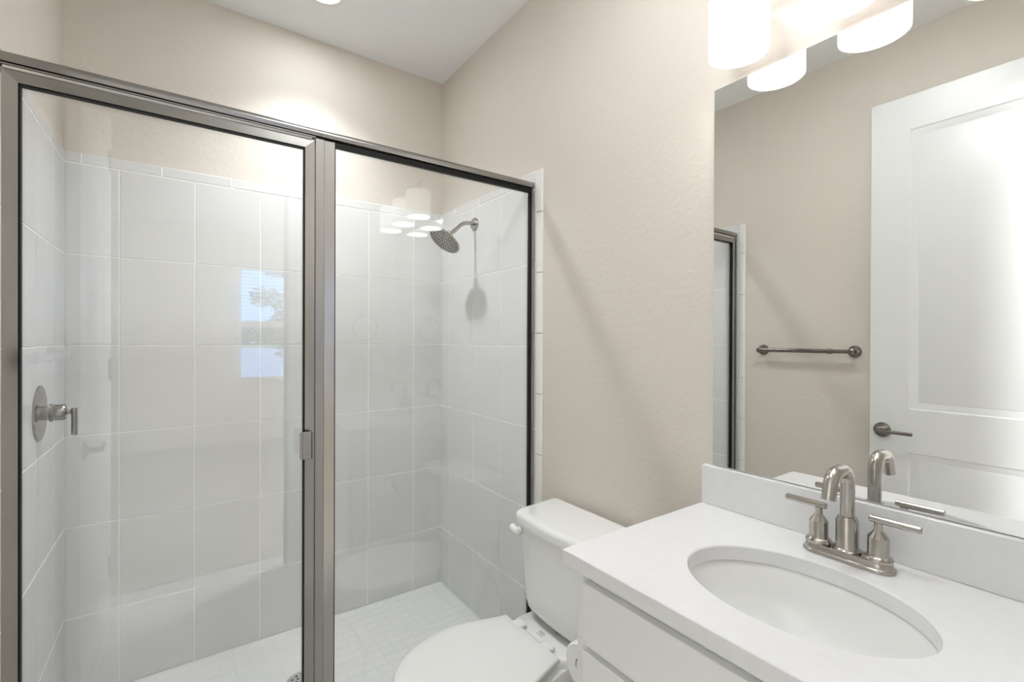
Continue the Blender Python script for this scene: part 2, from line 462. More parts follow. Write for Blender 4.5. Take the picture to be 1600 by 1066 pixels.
# hinged door: mitred frame
DL, DR, DTt, DB = -0.3225, 0.3255, 1.9425, 0.142
fw_ = 0.0265
def mitre(bm, sides):
    o_ = [(DL, DB), (DR, DB), (DR, DTt), (DL, DTt)]
    i_ = [(DL+fw_, DB+fw_), (DR-fw_, DB+fw_), (DR-fw_, DTt-fw_), (DL+fw_, DTt-fw_)]
    for k in sides:
        k2 = (k+1) % 4
        loft(bm, [[(o_[k][0], YF+0.003, o_[k][1]), (o_[k2][0], YF+0.003, o_[k2][1]), (i_[k2][0], YF+0.001, i_[k2][1]), (i_[k][0], YF+0.001, i_[k][1])],
                  [(o_[k][0], YF+0.030, o_[k][1]), (o_[k2][0], YF+0.030, o_[k2][1]), (i_[k2][0], YF+0.030, i_[k2][1]), (i_[k][0], YF+0.030, i_[k][1])]])
bm = B(); mitre(bm, (1, 3))
box(bm, DR+0.0002, DR+0.0012, YF+0.012, YF+0.028, DB, DTt)
sd = obj('shower_door', bm, 'framev', se, smooth=15, label='hinged framed glass door of the shower')
for k in (0, 2):
    bm = B(); mitre(bm, (k,))
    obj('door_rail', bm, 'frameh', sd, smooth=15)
bm = B(); extrude(bm, [(YF+0.000, DTt+0.0001), (YF+0.012, DTt+0.0001), (YF+0.012, DTt+0.0075), (YF+0.0035, DTt+0.0075)], 'x', DL+0.002, DR-0.008)
obj('drip_strip', bm, 'chrome', sd, smooth=15, label='bright polished strip along the top of the door')
bm = B(); box(bm, DL+fw_-0.002, DR-fw_+0.002, YG-0.003, YG+0.003, DB+fw_-0.002, DTt-fw_+0.002)
obj('door_glass', bm, 'glass', sd, smooth=0, label='clear glass door pane')
bm = B()
a0, a1, b0, b1 = DL+fw_, DR-fw_, DB+fw_, DTt-fw_
g = 0.0035
for (x0, x1, z0, z1) in ((a0, a0+g, b0, b1), (a1-g, a1, b0, b1), (a0, a1, b1-g, b1), (a0, a1, b0, b0+g)):
    box(bm, x0, x1, YF+0.003, YG-0.0032, z0, z1)
obj('door_gasket', bm, 'gasket', sd, smooth=0)
bm = B(); box(bm, 0.290, 0.316, YF-0.020, YF-0.017, 0.998, 1.078)
box(bm, 0.3125, 0.316, YF-0.020, YF+0.003, 0.998, 1.078)
box(bm, 0.282, 0.290, YF-0.0185, YF-0.0165, 0.999, 1.077)
obj('pull_handle', bm, 'framev', sd, bevel=0.0008)
bm = B(); box(bm, 0.283, 0.3125, YF-0.014, YF-0.0125, 1.002, 1.074); box(bm, 0.299, 0.3125, YF-0.0125, YF+0.001, 1.002, 1.074)
obj('handle_pad', bm, 'gasket', sd, smooth=0)

# ------------------------------------------------------------------ shower head
sh = thing('rain_shower', 'brushed nickel rain shower head on a bent arm high on the right tile wall', 'shower head', (XRi, 1.95, 1.905))
bm = B(); lathe(bm, [(0.031, 0), (0.031, 0.003), (0.027, 0.009), (0.014, 0.013)], (XRi, 1.95, 1.905), (-1, 0, 0), n=36)
obj('flange', bm, 'greynickel', sh)
bm = B()
arm = smooth_path([(XRi-0.002, 1.95, 1.905), (1.115, 1.95, 1.905), (1.083, 1.95, 1.893), (1.055, 1.95, 1.868), (1.036, 1.95, 1.851)])
tube(bm, arm, 0.0095)
obj('arm', bm, 'greynickel', sh)
nrm = Vector((-0.62, -0.02, -0.785)).normalized()
hc = Vector((0.992, 1.947, 1.806))
bm = B()
lathe(bm, [(0.012, -0.052), (0.016, -0.046), (0.016, -0.040), (0.013, -0.034), (0.018, -0.026), (0.035, -0.016), (0.066, -0.008), (0.0790, -0.004), (0.0800, 0.002), (0.077, 0.005), (0.074, 0.0055)],
      hc, nrm, n=48)
hb = obj('head_body', bm, 'greynickel', sh)
bm = B()
d_, s_, t_ = frame_of(nrm)
lathe(bm, [(0.0735, 0.0055), (0.0735, 0.0062)], hc, nrm, n=48, mi=1)
for ring, cnt in ((0.010, 5), (0.022, 10), (0.034, 16), (0.046, 21), (0.058, 26), (0.068, 30)):
    for k in range(cnt):
        a = 2*PI*k/cnt+ring*40
        lathe(bm, [(0.0033, 0.0060), (0.0022, 0.0095)], hc+(s_*math.cos(a)+t_*math.sin(a))*ring, nrm, n=7)
obj('spray_nozzles', bm, ['rubber', 'greynickel'], hb, label='round spray face dotted with nozzles')

# ------------------------------------------------------------------ shower valve
sv = thing('shower_valve', 'round brushed nickel shower valve with T lever on the left tile wall', 'valve', (XLi, 1.94, 1.126))
O = (XLi, 1.94, 1.126)
bm = B(); lathe(bm, [(0.083, 0), (0.083, 0.002), (0.080, 0.005), (0.060, 0.007), (0.030, 0.0075)], O, (1, 0, 0), n=56)
obj('escutcheon', bm, 'greynickel', sv)
bm = B(); lathe(bm, [(0.021, 0.005), (0.021, 0.024), (0.027, 0.0245), (0.028, 0.028), (0.026, 0.031), (0.024, 0.032), (0.024, 0.054), (0.021, 0.059), (0.010, 0.061), (0.007, 0.062), (0.007, 0.070)], O, (1, 0, 0), n=36)
hub = obj('hub', bm, 'greynickel', sv)
bm = B(); lathe(bm, [(0.0065, -0.072), (0.0075, -0.071), (0.0075, 0.010), (0.0065, 0.011)], (XLi+0.0775, 1.94, 1.126), n=20)
obj('lever', bm, 'greynickel', hub)

# ------------------------------------------------------------------ shower drain
dr = thing('shower_drain', 'small round chrome drain set in the mosaic shower floor', 'drain', (0.38, 1.935, ZF))
bm = B()
lathe(bm, [(0.055, 0), (0.055, 0.002), (0.050, 0.003), (0.001, 0.003)], (0.38, 1.935, ZF), n=40)
obj('strainer', bm, 'chrome', dr)
bm = B()
for r, c in ((0.018, 6), (0.035, 10)):
    for k in range(c):
        a = 2*PI*k/c
        lathe(bm, [(0.005, 0.0031), (0.005, 0.0034)], (0.38+r*math.cos(a), 1.935+r*math.sin(a), ZF), n=10)
obj('drain_holes', bm, 'dark', dr)

# ------------------------------------------------------------------ ceiling downlight over the shower
dl = thing('ceiling_downlight', 'round recessed ceiling light over the shower', 'ceiling light', (0.468, 1.975, HC))
cdl = (0.468, 1.975, HC)
bm = B(); lathe(bm, [(0.062, -0.001), (0.064, 0.004), (0.088, 0.004), (0.092, 0.0)], cdl, (0, 0, -1), n=48, cap=False)
obj('trim_ring', bm, 'trim', dl)
bm = B(); lathe(bm, [(0.063, 0.0), (0.063, 0.001), (0.05, 0.0025), (0.02, 0.003)], cdl, (0, 0, -1), n=48)
obj('lens', bm, 'lens', dl)
spl = bpy.data.lights.new('downlight_lamp', 'SPOT'); spl.energy = P_SPOT; spl.spot_size = math.radians(112); spl.spot_blend = 1.0
spl.shadow_soft_size = 0.055; spl.color = (0.94, 0.975, 1.0)
splo = bpy.data.objects.new('downlight_lamp', spl); COL.objects.link(splo)
splo.parent = dl; splo.location = (0, 0, -0.012)

fl = thing('added_fill_light', 'added fill light on the bathroom ceiling, out of view', 'ceiling light', (0.53, 0.62, HC))  # added lamp above the view, evens out the light on the walls
bm = B(); lathe(bm, [(0.150, 0), (0.150, 0.022), (0.143, 0.026), (0.138, 0.022)], (0.53, 0.62, HC), (0, 0, -1), n=48, cap=False)
obj('trim_ring', bm, 'trim', fl)
bm = B(); lathe(bm, [(0.138, 0.020), (0.139, 0.030), (0.128, 0.043), (0.10, 0.052), (0.06, 0.057), (0.01, 0.059)], (0.53, 0.62, HC), (0, 0, -1), n=48)
obj('diffuser', bm, 'disc', fl, smooth=60)

# ================================================================== TOILET
TY = 1.130
to = thing('toilet', 'white two-piece toilet with closed lid between vanity and shower', 'toilet', (0.80, TY, 0))
def plan(L0, L1, u0, wmax, wback, z, n=22, dy=0):
    """outline around the seat: x = L0 (back) .. L1 (front)"""
    pts = []
    for k in range(n+1):                       # front half, left to right
        a = PI/2-PI*k/n
        pts.append((u0-(u0-L1)*math.cos(a), TY+dy+wmax*math.sin(a), z))
    m_ = 8
    for k in range(1, m_+1):                   # right side back
        t = k/m_
        pts.append((u0+(L0-u0)*t, TY+dy-(wback+(wmax-wback)*math.cos(t*PI/2)**1.3), z))
    for k in range(m_):
        t = 1-k/m_
        pts.append((u0+(L0-u0)*t, TY+dy+(wback+(wmax-wback)*math.cos(t*PI/2)**1.3), z))
    return pts
def scaled(pts, s, dz):
    cx = sum(p[0] for p in pts)/len(pts)
    return [(cx+(p[0]-cx)*s, TY+(p[1]-TY)*s, p[2]+dz) for p in pts]
sy = 0.025
# bowl
bm = B()
secs = [(0.0, 0.92, 0.60, 0.72, 0.105, 0.10), (0.02, 0.92, 0.595, 0.72, 0.108, 0.10), (0.10, 0.90, 0.60, 0.73, 0.095, 0.085), (0.20, 0.90, 0.55, 0.72, 0.115, 0.09),
        (0.28, 0.90, 0.50, 0.70, 0.150, 0.10), (0.34, 0.90, 0.475, 0.69, 0.168, 0.115), (0.375, 0.90, 0.468, 0.69, 0.174, 0.125), (0.390, 0.90, 0.470, 0.69, 0.172, 0.124), (0.395, 0.898, 0.478, 0.69, 0.166, 0.12)]
loft(bm, [plan(L0, L1, u0, wm, wb_, z, dy=sy) for z, L0, L1, u0, wm, wb_ in secs])
obj('bowl', bm, 'china', to, smooth=50)
# deck behind the bowl
bm = B()
def rrect(x0, x1, y0, y1, r, z, n=5):
    pts = []
    for cx, cy, a0 in ((x1-r, y1-r, 0), (x0+r, y1-r, PI/2), (x0+r, y0+r, PI), (x1-r, y0+r, 1.5*PI)):
        for k in range(n+1):
            a = a0+k*PI/2/n; pts.append((cx+r*math.cos(a), cy+r*math.sin(a), z))
    return pts
loft(bm, [rrect(0.80, 1.08, TY-0.10, TY+0.125, 0.03, 0.0), rrect(0.80, 1.08, TY-0.08, TY+0.11, 0.03, 0.15), rrect(0.83, 1.12, TY-0.10, TY+0.13, 0.03, 0.33),
          rrect(0.83, 1.13, TY-0.115, TY+0.145, 0.03, 0.380), rrect(0.899, 1.13, TY-0.115, TY+0.145, 0.03, 0.392), rrect(0.899, 1.13, TY-0.115, TY+0.145, 0.03, 0.414), rrect(0.904, 1.125, TY-0.110, TY+0.14, 0.027, 0.419)])
obj('deck', bm, 'china', to, smooth=50)
bm = B()
# small oval emblem with a line of lettering under it
tube(bm, [(0.936+0.006*math.cos(2*PI*k/24), TY+sy+0.012*math.sin(2*PI*k/24), 0.4194) for k in range(24)], 0.0007, n=6, closed=True)
tube(bm, smooth_path([(0.938, TY+sy+0.007, 0.4194), (0.933, TY+sy+0.003, 0.4194), (0.939, TY+sy-0.001, 0.4194), (0.934, TY+sy-0.006, 0.4194)], 3), 0.0007, n=6)
for k in range(7):
    y = TY+sy+0.013-k*0.0043
    tube(bm, [(0.925, y, 0.4193), (0.922, y-0.001, 0.4193), (0.925, y-0.002, 0.4193)], 0.0005, n=5)
obj('maker_mark', bm, 'ink', to, label='small grey oval maker mark')
# seat ring and lid
bm = B()
s1 = plan(0.888, 0.462, 0.69, 0.178, 0.128, 0.398, dy=sy)
loft(bm, [scaled(s1, 0.985, 0), scaled(s1, 1.0, 0.004), scaled(s1, 1.0, 0.012), scaled(s1, 0.985, 0.016)])
obj('seat', bm, 'seat', to, smooth=50)
bm = B()
s2 = plan(0.893, 0.456, 0.69, 0.181, 0.134, 0.417, dy=sy)
loft(bm, [scaled(s2, 0.98, 0), scaled(s2, 1.0, 0.003), scaled(s2, 1.003, 0.009), scaled(s2, 0.995, 0.0135), scaled(s2, 0.97, 0.0160), scaled(s2, 0.85, 0.0185), scaled(s2, 0.5, 0.0200), scaled(s2, 0.1, 0.0205)])
obj('seat_lid', bm, 'seat', to, smooth=50)
for dy in (-0.070, 0.070):
    bm = B(); box(bm, 0.872, 0.915, TY+sy+dy-0.022, TY+sy+dy+0.022, 0.412, 0.434)
    obj('hinge', bm, 'seat', to, bevel=0.006, seg=3)
# tank: bowed front, tapering down, rounded underside
def tank_ring(z, yc, hw_b, hw_f, xb, xf, r, bow, n=8):
    pts = []
    nf = 14
    # back edge
    pts += [(xb, yc-hw_b+0.012, z), (xb, yc+hw_b-0.012, z), (xb-0.012, yc+hw_b, z)]
    # left front corner
    for k in range(n+1):
        a = PI/2*k/n
        pts.append((xf+r-r*math.sin(a), yc+hw_f-r+r*math.cos(a), z))
    for k in range(1, nf):
        t = -1+2*k/nf
        pts.append((xf-bow*(1-t*t), yc-t*(hw_f-r), z))
    for k in range(n+1):
        a = PI/2*(1-k/n)
        pts.append((xf+r-r*math.sin(a), yc-hw_f+r-r*math.cos(a), z))
    pts += [(xb-0.012, yc-hw_b, z)]
    return pts
bm = B()
tc = TY
loft(bm, [tank_ring(0.438, tc, 0.140, 0.118, 1.130, 0.972, 0.03, 0.004),
          tank_ring(0.442, tc, 0.150, 0.134, 1.135, 0.960, 0.035, 0.006),
          tank_ring(0.455, tc, 0.160, 0.145, 1.138, 0.954, 0.035, 0.008),
          tank_ring(0.480, tc, 0.168, 0.153, 1.140, 0.951, 0.035, 0.010),
          tank_ring(0.540, tc, 0.176, 0.160, 1.140, 0.950, 0.035, 0.011),
          tank_ring(0.640, tc, 0.188, 0.172, 1.140, 0.945, 0.035, 0.012),
          tank_ring(0.728, tc, 0.196, 0.180, 1.140, 0.941, 0.035, 0.013)])
obj('tank', bm, 'china', to, smooth=50)
bm = B()
loft(bm, [tank_ring(0.728, tc, 0.198, 0.182, 1.142, 0.938, 0.036, 0.013),
          tank_ring(0.731, tc, 0.204, 0.189, 1.145, 0.933, 0.04, 0.013),
          tank_ring(0.752, tc, 0.205, 0.191, 1.146, 0.931, 0.04, 0.013),
          tank_ring(0.760, tc, 0.203, 0.189, 1.144, 0.934, 0.04, 0.013),
          tank_ring(0.765, tc, 0.197, 0.182, 1.138, 0.941, 0.038, 0.013),
          tank_ring(0.767, tc, 0.185, 0.170, 1.126, 0.955, 0.03, 0.012)])
obj('tank_lid', bm, 'china', to, smooth=50)
bm = B()
fy = 1.278
lathe(bm, [(0.013, 0), (0.013, 0.008), (0.010, 0.011)], (0.942, fy, 0.706), (-1, 0, 0), n=20)
tube(bm, smooth_path([(0.928, fy-0.010, 0.7035), (0.926, fy+0.006, 0.7045), (0.927, fy+0.026, 0.709), (0.928, fy+0.034, 0.711)]), [0.006, 0.010, 0.0125]+[0.0135]*8+[0.013]*4+[0.012, 0.010, 0.008, 0.005], n=14)
obj('flush_lever', bm, 'china', to, label='white flush lever')
bm = B(); lathe(bm, [(0.045, 0.418), (0.045, 0.440)], (1.02, tc, 0), n=28)
obj('tank_gasket', bm, 'dark', to)
for dy in (-0.09, 0.09):
    bm = B(); lathe(bm, [(0.013, 0.0), (0.013, 0.012), (0.006, 0.020)], (0.80, TY+sy+dy*1.25, 0.0), n=16)
    obj('bolt_cap', bm, 'china', to)

bm = B(); tube(bm, smooth_path([(1.095, 1.385, 0.205), (1.09, 1.385, 0.27), (1.07, 1.35, 0.35), (1.045, 1.27, 0.40), (1.045, 1.255, 0.448)]), 0.006, n=10)
obj('supply_hose', bm, 'nickel', to, label='braided steel supply hose')
sp = thing('water_shutoff_valve', 'chrome shutoff valve low on the wall between toilet and shower', 'valve', (XR, 1.385, 0.2))
bm = B(); lathe(bm, [(0.028, 0), (0.026, 0.004), (0.009, 0.006), (0.009, 0.05), (0.012, 0.052), (0.012, 0.08)], (XR, 1.385, 0.19), (-1, 0, 0), n=24)
obj('valve_body', bm, 'chrome', sp)
bm = B(); lathe(bm, [(0.018, 0), (0.020, 0.004), (0.018, 0.012)], (XR-0.082, 1.385, 0.19), (-1, 0, 0), n=20)
obj('valve_knob', bm, 'chrome', sp)

# ================================================================== VANITY
XCF = 0.650
va = thing('vanity_cabinet', 'white slab-front vanity cabinet under the quartz top', 'cabinet', (0.9, 0.38, 0))
bm = B()
cx0 = 0.682
box(bm, cx0, XR-0.012, YV-0.030, YV-0.012, 0.0, 0.884)
box(bm, cx0, XR-0.012, YN+0.001, YN+0.019, 0.0, 0.884)
box(bm, cx0, XR-0.012, YN+0.019, YV-0.030, 0.10, 0.118)
box(bm, cx0, cx0+0.018, YN+0.019, YV-0.030, 0.72, 0.884)
box(bm, cx0, cx0+0.018, YN+0.019, 0.065, 0.118, 0.72); box(bm, cx0, cx0+0.018, 0.665, YV-0.030, 0.118, 0.72)
box(bm, cx0+0.06, cx0+0.075, YN+0.019, YV-0.030, 0.0, 0.10)
box(bm, XR-0.024, XR-0.0125, YN+0.019, YV-0.030, 0.118, 0.80)
obj('body', bm, 'cabinet', va, bevel=0.0008)
def slab(name, y0, y1, z0, z1):
    bm = B(); box(bm, 0.6635, cx0-0.0005, y0, y1, z0, z1)
    return obj(name, bm, 'cabinet', va, bevel=0.0012)
slab('drawer_front', YN+0.012, 0.690, 0.738, 0.861)
slab('door', 0.366, 0.690, 0.118, 0.724)
slab('door', YN+0.012, 0.362, 0.118, 0.724)

# worktop with the oval cut-out
SX, SY_, RX, RY = 0.8778, 0.3812, 0.1426, 0.1904
bm = B()
NE = 96
def ell(rx, ry, z): return [(SX+rx*math.cos(2*PI*k/NE), SY_+ry*math.sin(2*PI*k/NE), z) for k in range(NE)]
def outer(z, ins=0.0):
    pts = []
    x0, x1, y0, y1 = XCF+ins, XR-0.0005-ins, YN+0.0005+ins, YV-ins
    for k in range(NE):
        a = 2*PI*k/NE; c, s = math.cos(a), math.sin(a)
        tx = ((x1-SX)/c if c > 0 else (x0-SX)/c) if abs(c) > 1e-9 else 1e9
        ty = ((y1-SY_)/s if s > 0 else (y0-SY_)/s) if abs(s) > 1e-9 else 1e9
        t = min(tx, ty); pts.append([SX+c*t, SY_+s*t, z])
    for X in (x0, x1):
        for Y in (y0, y1):
            i = min(range(NE), key=lambda q: (pts[q][0]-X)**2+(pts[q][1]-Y)**2); pts[i] = [X, Y, z]
    return [tuple(p) for p in pts]
rings = [outer(0.885), outer(ZC-0.0015), outer(ZC, 0.0015), ell(RX+0.002, RY+0.002, ZC), ell(RX, RY, ZC-0.0025), ell(RX, RY, 0.885), outer(0.885)]
loft(bm, rings, False, False)
bmesh.ops.remove_doubles(bm, verts=bm.verts[:], dist=1e-6)
ct = tag(obj('countertop', bm, 'quartz', smooth=30), 'white quartz vanity top with oval sink cut-out', 'countertop')
bm = B(); box(bm, XR-0.019, XR-0.0005, YN+0.0205, YV, ZC+0.0003, 1.0172)
tag(obj('backsplash', bm, 'quartz', bevel=0.0012), 'low white quartz backsplash under the mirror', 'backsplash')
bm = B(); box(bm, XCF+0.004, XR-0.001, YN+0.0155, YN+0.0200, ZC+0.0003, 1.0172)
tag(obj('side_splash', bm, 'quartz', bevel=0.0012), 'low white quartz side splash on the wall beside the doorway', 'side splash')

# undermount sink
sk = thing('undermount_sink', 'white oval undermount sink set in the vanity top', 'sink', (SX, SY_, 0.76))
bm = B()
prof = [(1.10, 0.8845), (1.035, 0.8845), (1.015, 0.880), (0.99, 0.862), (0.955, 0.835), (0.88, 0.802), (0.76, 0.778), (0.58, 0.762), (0.36, 0.755), (0.16, 0.752), (0.13, 0.750)]
rin = [ell(RX*s, RY*s if s > 0.2 else RX*s, z) for s, z in prof]
rout = [ell(RX*s+0.008, (RY*s if s > 0.2 else RX*s)+0.008, z-0.008) for s, z in reversed(prof)]
loft(bm, rin+rout+[rin[0]], False, False)
bmesh.ops.remove_doubles(bm, verts=bm.verts[:], dist=1e-6)
obj('basin', bm, 'sinkchina', sk, smooth=60)
bm = B(); lathe(bm, [(0.024, 0.7505), (0.024, 0.754), (0.020, 0.7555), (0.018, 0.7545), (0.017, 0.757), (0.010, 0.7585)], (SX, SY_, 0), n=32)
obj('drain_stopper', bm, 'nickel', sk)

# ------------------------------------------------------------------ faucet
FX, FY = 1.085, 0.3765
fa = thing('faucet', 'brushed nickel two-handle faucet with gooseneck spout behind the sink', 'faucet', (FX, FY, ZC))
def stadium(hl, r, z, n=16):
    pts = []
    for k in range(n+1):
        a = k*PI/n; pts.append((FX+r*math.cos(a), FY+hl+r*math.sin(a), z))
    for k in range(n+1):
        a = PI+k*PI/n; pts.append((FX+r*math.cos(a), FY-hl+r*math.sin(a), z))
    return pts
bm = B()
z0 = ZC
loft(bm, [stadium(0.051, 0.0275, z0+0.0003), stadium(0.051, 0.0280, z0+0.004), stadium(0.051, 0.0265, z0+0.007), stadium(0.051, 0.0235, z0+0.0085), stadium(0.051, 0.0228, z0+0.0160), stadium(0.051, 0.0205, z0+0.0185)])
obj('base_plate', bm, 'nickel', fa, smooth=40)
bm = B()
lathe(bm, [(0.0245, 0.018), (0.0245, 0.022), (0.0205, 0.025), (0.0195, 0.028), (0.0195, 0.078), (0.0165, 0.086), (0.0125, 0.0865)], (FX, FY, z0), n=36)
obj('spout_collar', bm, 'nickel', fa, smooth=40)
bm = B()
path = [(FX, FY, z0+0.08), (FX, FY, z0+0.12), (FX, FY, z0+0.152)]
R1 = 0.030
for k in range(1, 9):
    a = PI/2*k/8*1.0; path.append((FX-R1+R1*math.cos(a), FY, z0+0.152+R1*math.sin(a)))
path.append((FX-0.050, FY, z0+0.181))
R2 = 0.030
for k in range(1, 9):
    a = math.radians(74)*k/8; path.append((FX-0.052-R2*math.sin(a), FY, z0+0.181-R2*(1-math.cos(a))))
e = Vector(path[-1]); path.append(tuple(e+Vector((-0.275, 0, -0.961))*0.026))
tube(bm, path, 0.0125, n=24)
e2 = Vector(path[-1])
obj('spout', bm, 'nickel', fa, smooth=50)
for s in (1, -1):
    hyy = FY+s*0.051
    bm = B()
    lathe(bm, [(0.0235, 0.0185), (0.0240, 0.022), (0.0215, 0.026), (0.0180, 0.028), (0.0172, 0.031), (0.0172, 0.062), (0.0085, 0.074), (0.0068, 0.0765), (0.0068, 0.090)], (FX, hyy, z0), n=40)
    hh = obj('handle', bm, 'nickel', fa, smooth=22)
    bm = B()
    lathe(bm, [(0.0056, 0), (0.0066, 0.001), (0.0066, 0.077), (0.0056, 0.078)], (FX, hyy-s*0.014, z0+0.0945), (0, s, 0), n=20)
    obj('lever', bm, 'nickel', hh, smooth=40)

# ------------------------------------------------------------------ mirror
mi_ = thing('wall_mirror', 'large frameless wall mirror above the vanity backsplash', 'mirror', (XR, 0.385, 1.022))
bm = B(); box(bm, XR-0.006, XR-0.0005, YN+0.022, 0.711, 1.0195, 2.0132)
for f in bm.faces: f.material_index = 1
for f in bm.faces:
    if f.normal.x < -0.5 or f.calc_center_median().x < XR-0.0055: f.material_index = 0
obj('mirror_glass', bm, ['mirror', 'mirredge'], mi_, smooth=0)

# ------------------------------------------------------------------ vanity light
vl = thing('vanity_light', 'three-light nickel vanity bar with white glass drums above the mirror', 'wall light', (XR, 0.39, 2.22))
SHX = 1.069
bm = B(); box(bm, XR-0.022, XR-0.0005, 0.335, 0.445, 2.165, 2.275)
obj('back_plate', bm, 'nickel', vl, bevel=0.004)
bm = B(); lathe(bm, [(0.009, 0), (0.009, 0.055)], (XR-0.02, 0.39, 2.222), (-1, 0, 0), n=16)
tube(bm, [(SHX+0.015, 0.165, 2.222), (SHX+0.015, 0.39, 2.222), (SHX+0.015, 0.615, 2.222)], 0.008, n=16)
obj('bar', bm, 'nickel', vl)
ys = (0.596, 0.388, 0.180)
for y in ys:
    bm = B(); tube(bm, smooth_path([(SHX+0.015, y, 2.222), (SHX+0.004, y, 2.218), (SHX, y, 2.200), (SHX, y, 2.175)], 4), 0.006, n=12)
    lathe(bm, [(0.020, 2.130), (0.024, 2.132), (0.024, 2.172), (0.010, 2.184)], (SHX, y, 0), n=24)
    obj('socket', bm, 'nickel', vl)
    bm = B()
    R = 0.0655; zb = 2.024; zt = 2.168
    prof = [(R-0.004, zb), (R, zb+0.001), (R, zt-0.010), (R-0.003, zt-0.003), (R-0.012, zt), (0.026, zt), (0.026, zt-0.004), (R-0.013, zt-0.004), (R-0.005, zt-0.010), (R-0.0042, zb+0.002), (R-0.004, zb)]
    lathe(bm, prof, (SHX, y, 0), n=56, cap=False)
    bmesh.ops.remove_doubles(bm, verts=bm.verts[:], dist=1e-6)
    for f_ in bm.faces:
        c_ = f_.calc_center_median()
        if math.hypot(c_.x-SHX, c_.y-y) < R-0.003 and c_.z < zt-0.002: f_.material_index = 1
    obj('lamp_shade', bm, ['shade', 'shade_inner'], vl, smooth=40, label='white opal glass drum shade')
    bm = B()
    prof = [(0.012, 2.128), (0.014, 2.115)]+[(0.0275*math.sin(a), 2.088-0.0275*math.cos(a)) for a in [PI*0.80, PI*0.68, PI*0.55, PI*0.42, PI*0.3, PI*0.18, PI*0.08, 0.01]]
    lathe(bm, prof, (SHX, y, 0), n=24)
    obj('bulb', bm, 'bulb', vl, smooth=60)

# ------------------------------------------------------------------ towel bar (left wall, seen in the mirror)
tb = thing('towel_bar', 'nickel towel bar with round posts on the left wall, seen in the mirror', 'towel bar', (XL, 1.10, 1.298))
bm = B(); lathe(bm, [(0.0108, 0), (0.0108, 0.325), (0.0128, 0.327), (0.0128, 0.350), (0.010, 0.352), (0.010, 0.43)], (XL+0.046, 1.328, 1.298), (0, -1, 0), n=18)
obj('bar', bm, 'darknickel', tb)
for y in (1.333, 0.898):
    bm = B(); lathe(bm, [(0.029, 0), (0.029, 0.004), (0.025, 0.010), (0.012, 0.014), (0.010, 0.034), (0.0145, 0.038), (0.0145, 0.052), (0.009, 0.056)], (XL, y, 1.298), (1, 0, 0), n=28)
    obj('post', bm, 'darknickel', tb)

# ------------------------------------------------------------------ towel ring, outlet, switch on the near wall
tr = thing('towel_ring', 'round nickel towel ring on the wall beside the doorway, reflected in the glass', 'towel ring', (0.925, YN, 1.50))
bm = B(); lathe(bm, [(0.026, 0), (0.026, 0.004), (0.020, 0.010), (0.010, 0.013), (0.009, 0.045), (0.013, 0.048), (0.013, 0.058), (0.008, 0.062)], (0.925, YN, 1.50), (0, 1, 0), n=28)
obj('post', bm, 'nickel', tr)
bm = B(); tube(bm, [(0.940+0.076*math.cos(2*PI*k/48), YN+0.055+0.012*math.sin(2*PI*k/48)*0, 1.420+0.076*math.sin(2*PI*k/48)) for k in range(48)], 0.0048, n=10, closed=True)
obj('ring', bm, 'nickel', tr)
ou = thing('wall_outlet', 'white duplex outlet on the wall beside the doorway, above the side splash', 'outlet', (1.038, YN, 1.186))
bm = B(); box(bm, 1.003, 1.073, YN, YN+0.005, 1.128, 1.244); obj('cover_plate', bm, 'plastic', ou, bevel=0.002)
for dz in (-0.02, 0.02):
    bm = B(); lathe(bm, [(0.0165, 0.004), (0.0165, 0.0065)], (1.038, YN, 1.186+dz), (0, 1, 0), n=24)
    rc = obj('receptacle', bm, 'plastic', ou)
    bm = B()
    for dx in (-0.006, 0.006): box(bm, 1.038+dx-0.001, 1.038+dx+0.001, YN+0.0064, YN+0.0069, 1.186+dz-0.001, 1.186+dz+0.007)
    lathe(bm, [(0.0022, 0.0064), (0.0022, 0.0069)], (1.038, YN, 1.186+dz-0.007), (0, 1, 0), n=10)
    obj('slot', bm, 'dark', rc)
sw = thing('light_switch', 'white two-gang rocker switch on the wall beside the doorway', 'light switch', (0.80, YN, 1.182))
bm = B(); box(bm, 0.742, 0.858, YN, YN+0.005, 1.124, 1.240); obj('cover_plate', bm, 'plastic', sw, bevel=0.002)
for dx in (-0.023, 0.023):
    bm = B(); extrude(bm, [(YN+0.004, 1.149), (YN+0.0085, 1.150), (YN+0.006, 1.182), (YN+0.0065, 1.215), (YN+0.004, 1.215)], 'x', 0.80+dx-0.0165, 0.80+dx+0.0165)
    obj('rocker', bm, 'plastic', sw, smooth=0)

# ------------------------------------------------------------------ toilet paper roll on the vanity side
YS = YV-0.012
ph = thing('paper_holder', 'nickel toilet paper holder on the side of the vanity cabinet', 'paper holder', (0.80, YS, 0.60))
for x in (0.875,):
    bm = B()
    lathe(bm, [(0.022, 0), (0.022, 0.004), (0.009, 0.008), (0.008, 0.059), (0.011, 0.062)], (x, YS, 0.60), (0, 1, 0), n=20)
    obj('post', bm, 'nickel', ph)
bm = B(); lathe(bm, [(0.017, 0.002), (0.018, 0.003), (0.018, 0.010), (0.007, 0.012), (0.007, 0.13)], (0.745, YS+0.055, 0.60), (1, 0, 0), n=16); obj('spindle', bm, 'plastic', ph)
bm = B()
prof = [(0.020, 0), (0.049, 0), (0.0535, 0.004), (0.0535, 0.092), (0.052, 0.095), (0.020, 0.095), (0.020, 0)]
lathe(bm, prof, (0.745, YS+0.055, 0.602), (1, 0, 0), n=40, cap=False)
bmesh.ops.remove_doubles(bm, verts=bm.verts[:], dist=1e-6)
tag(obj('toilet_paper_roll', bm, 'paper', smooth=40), 'white toilet paper roll hanging beside the vanity cabinet', 'toilet paper')

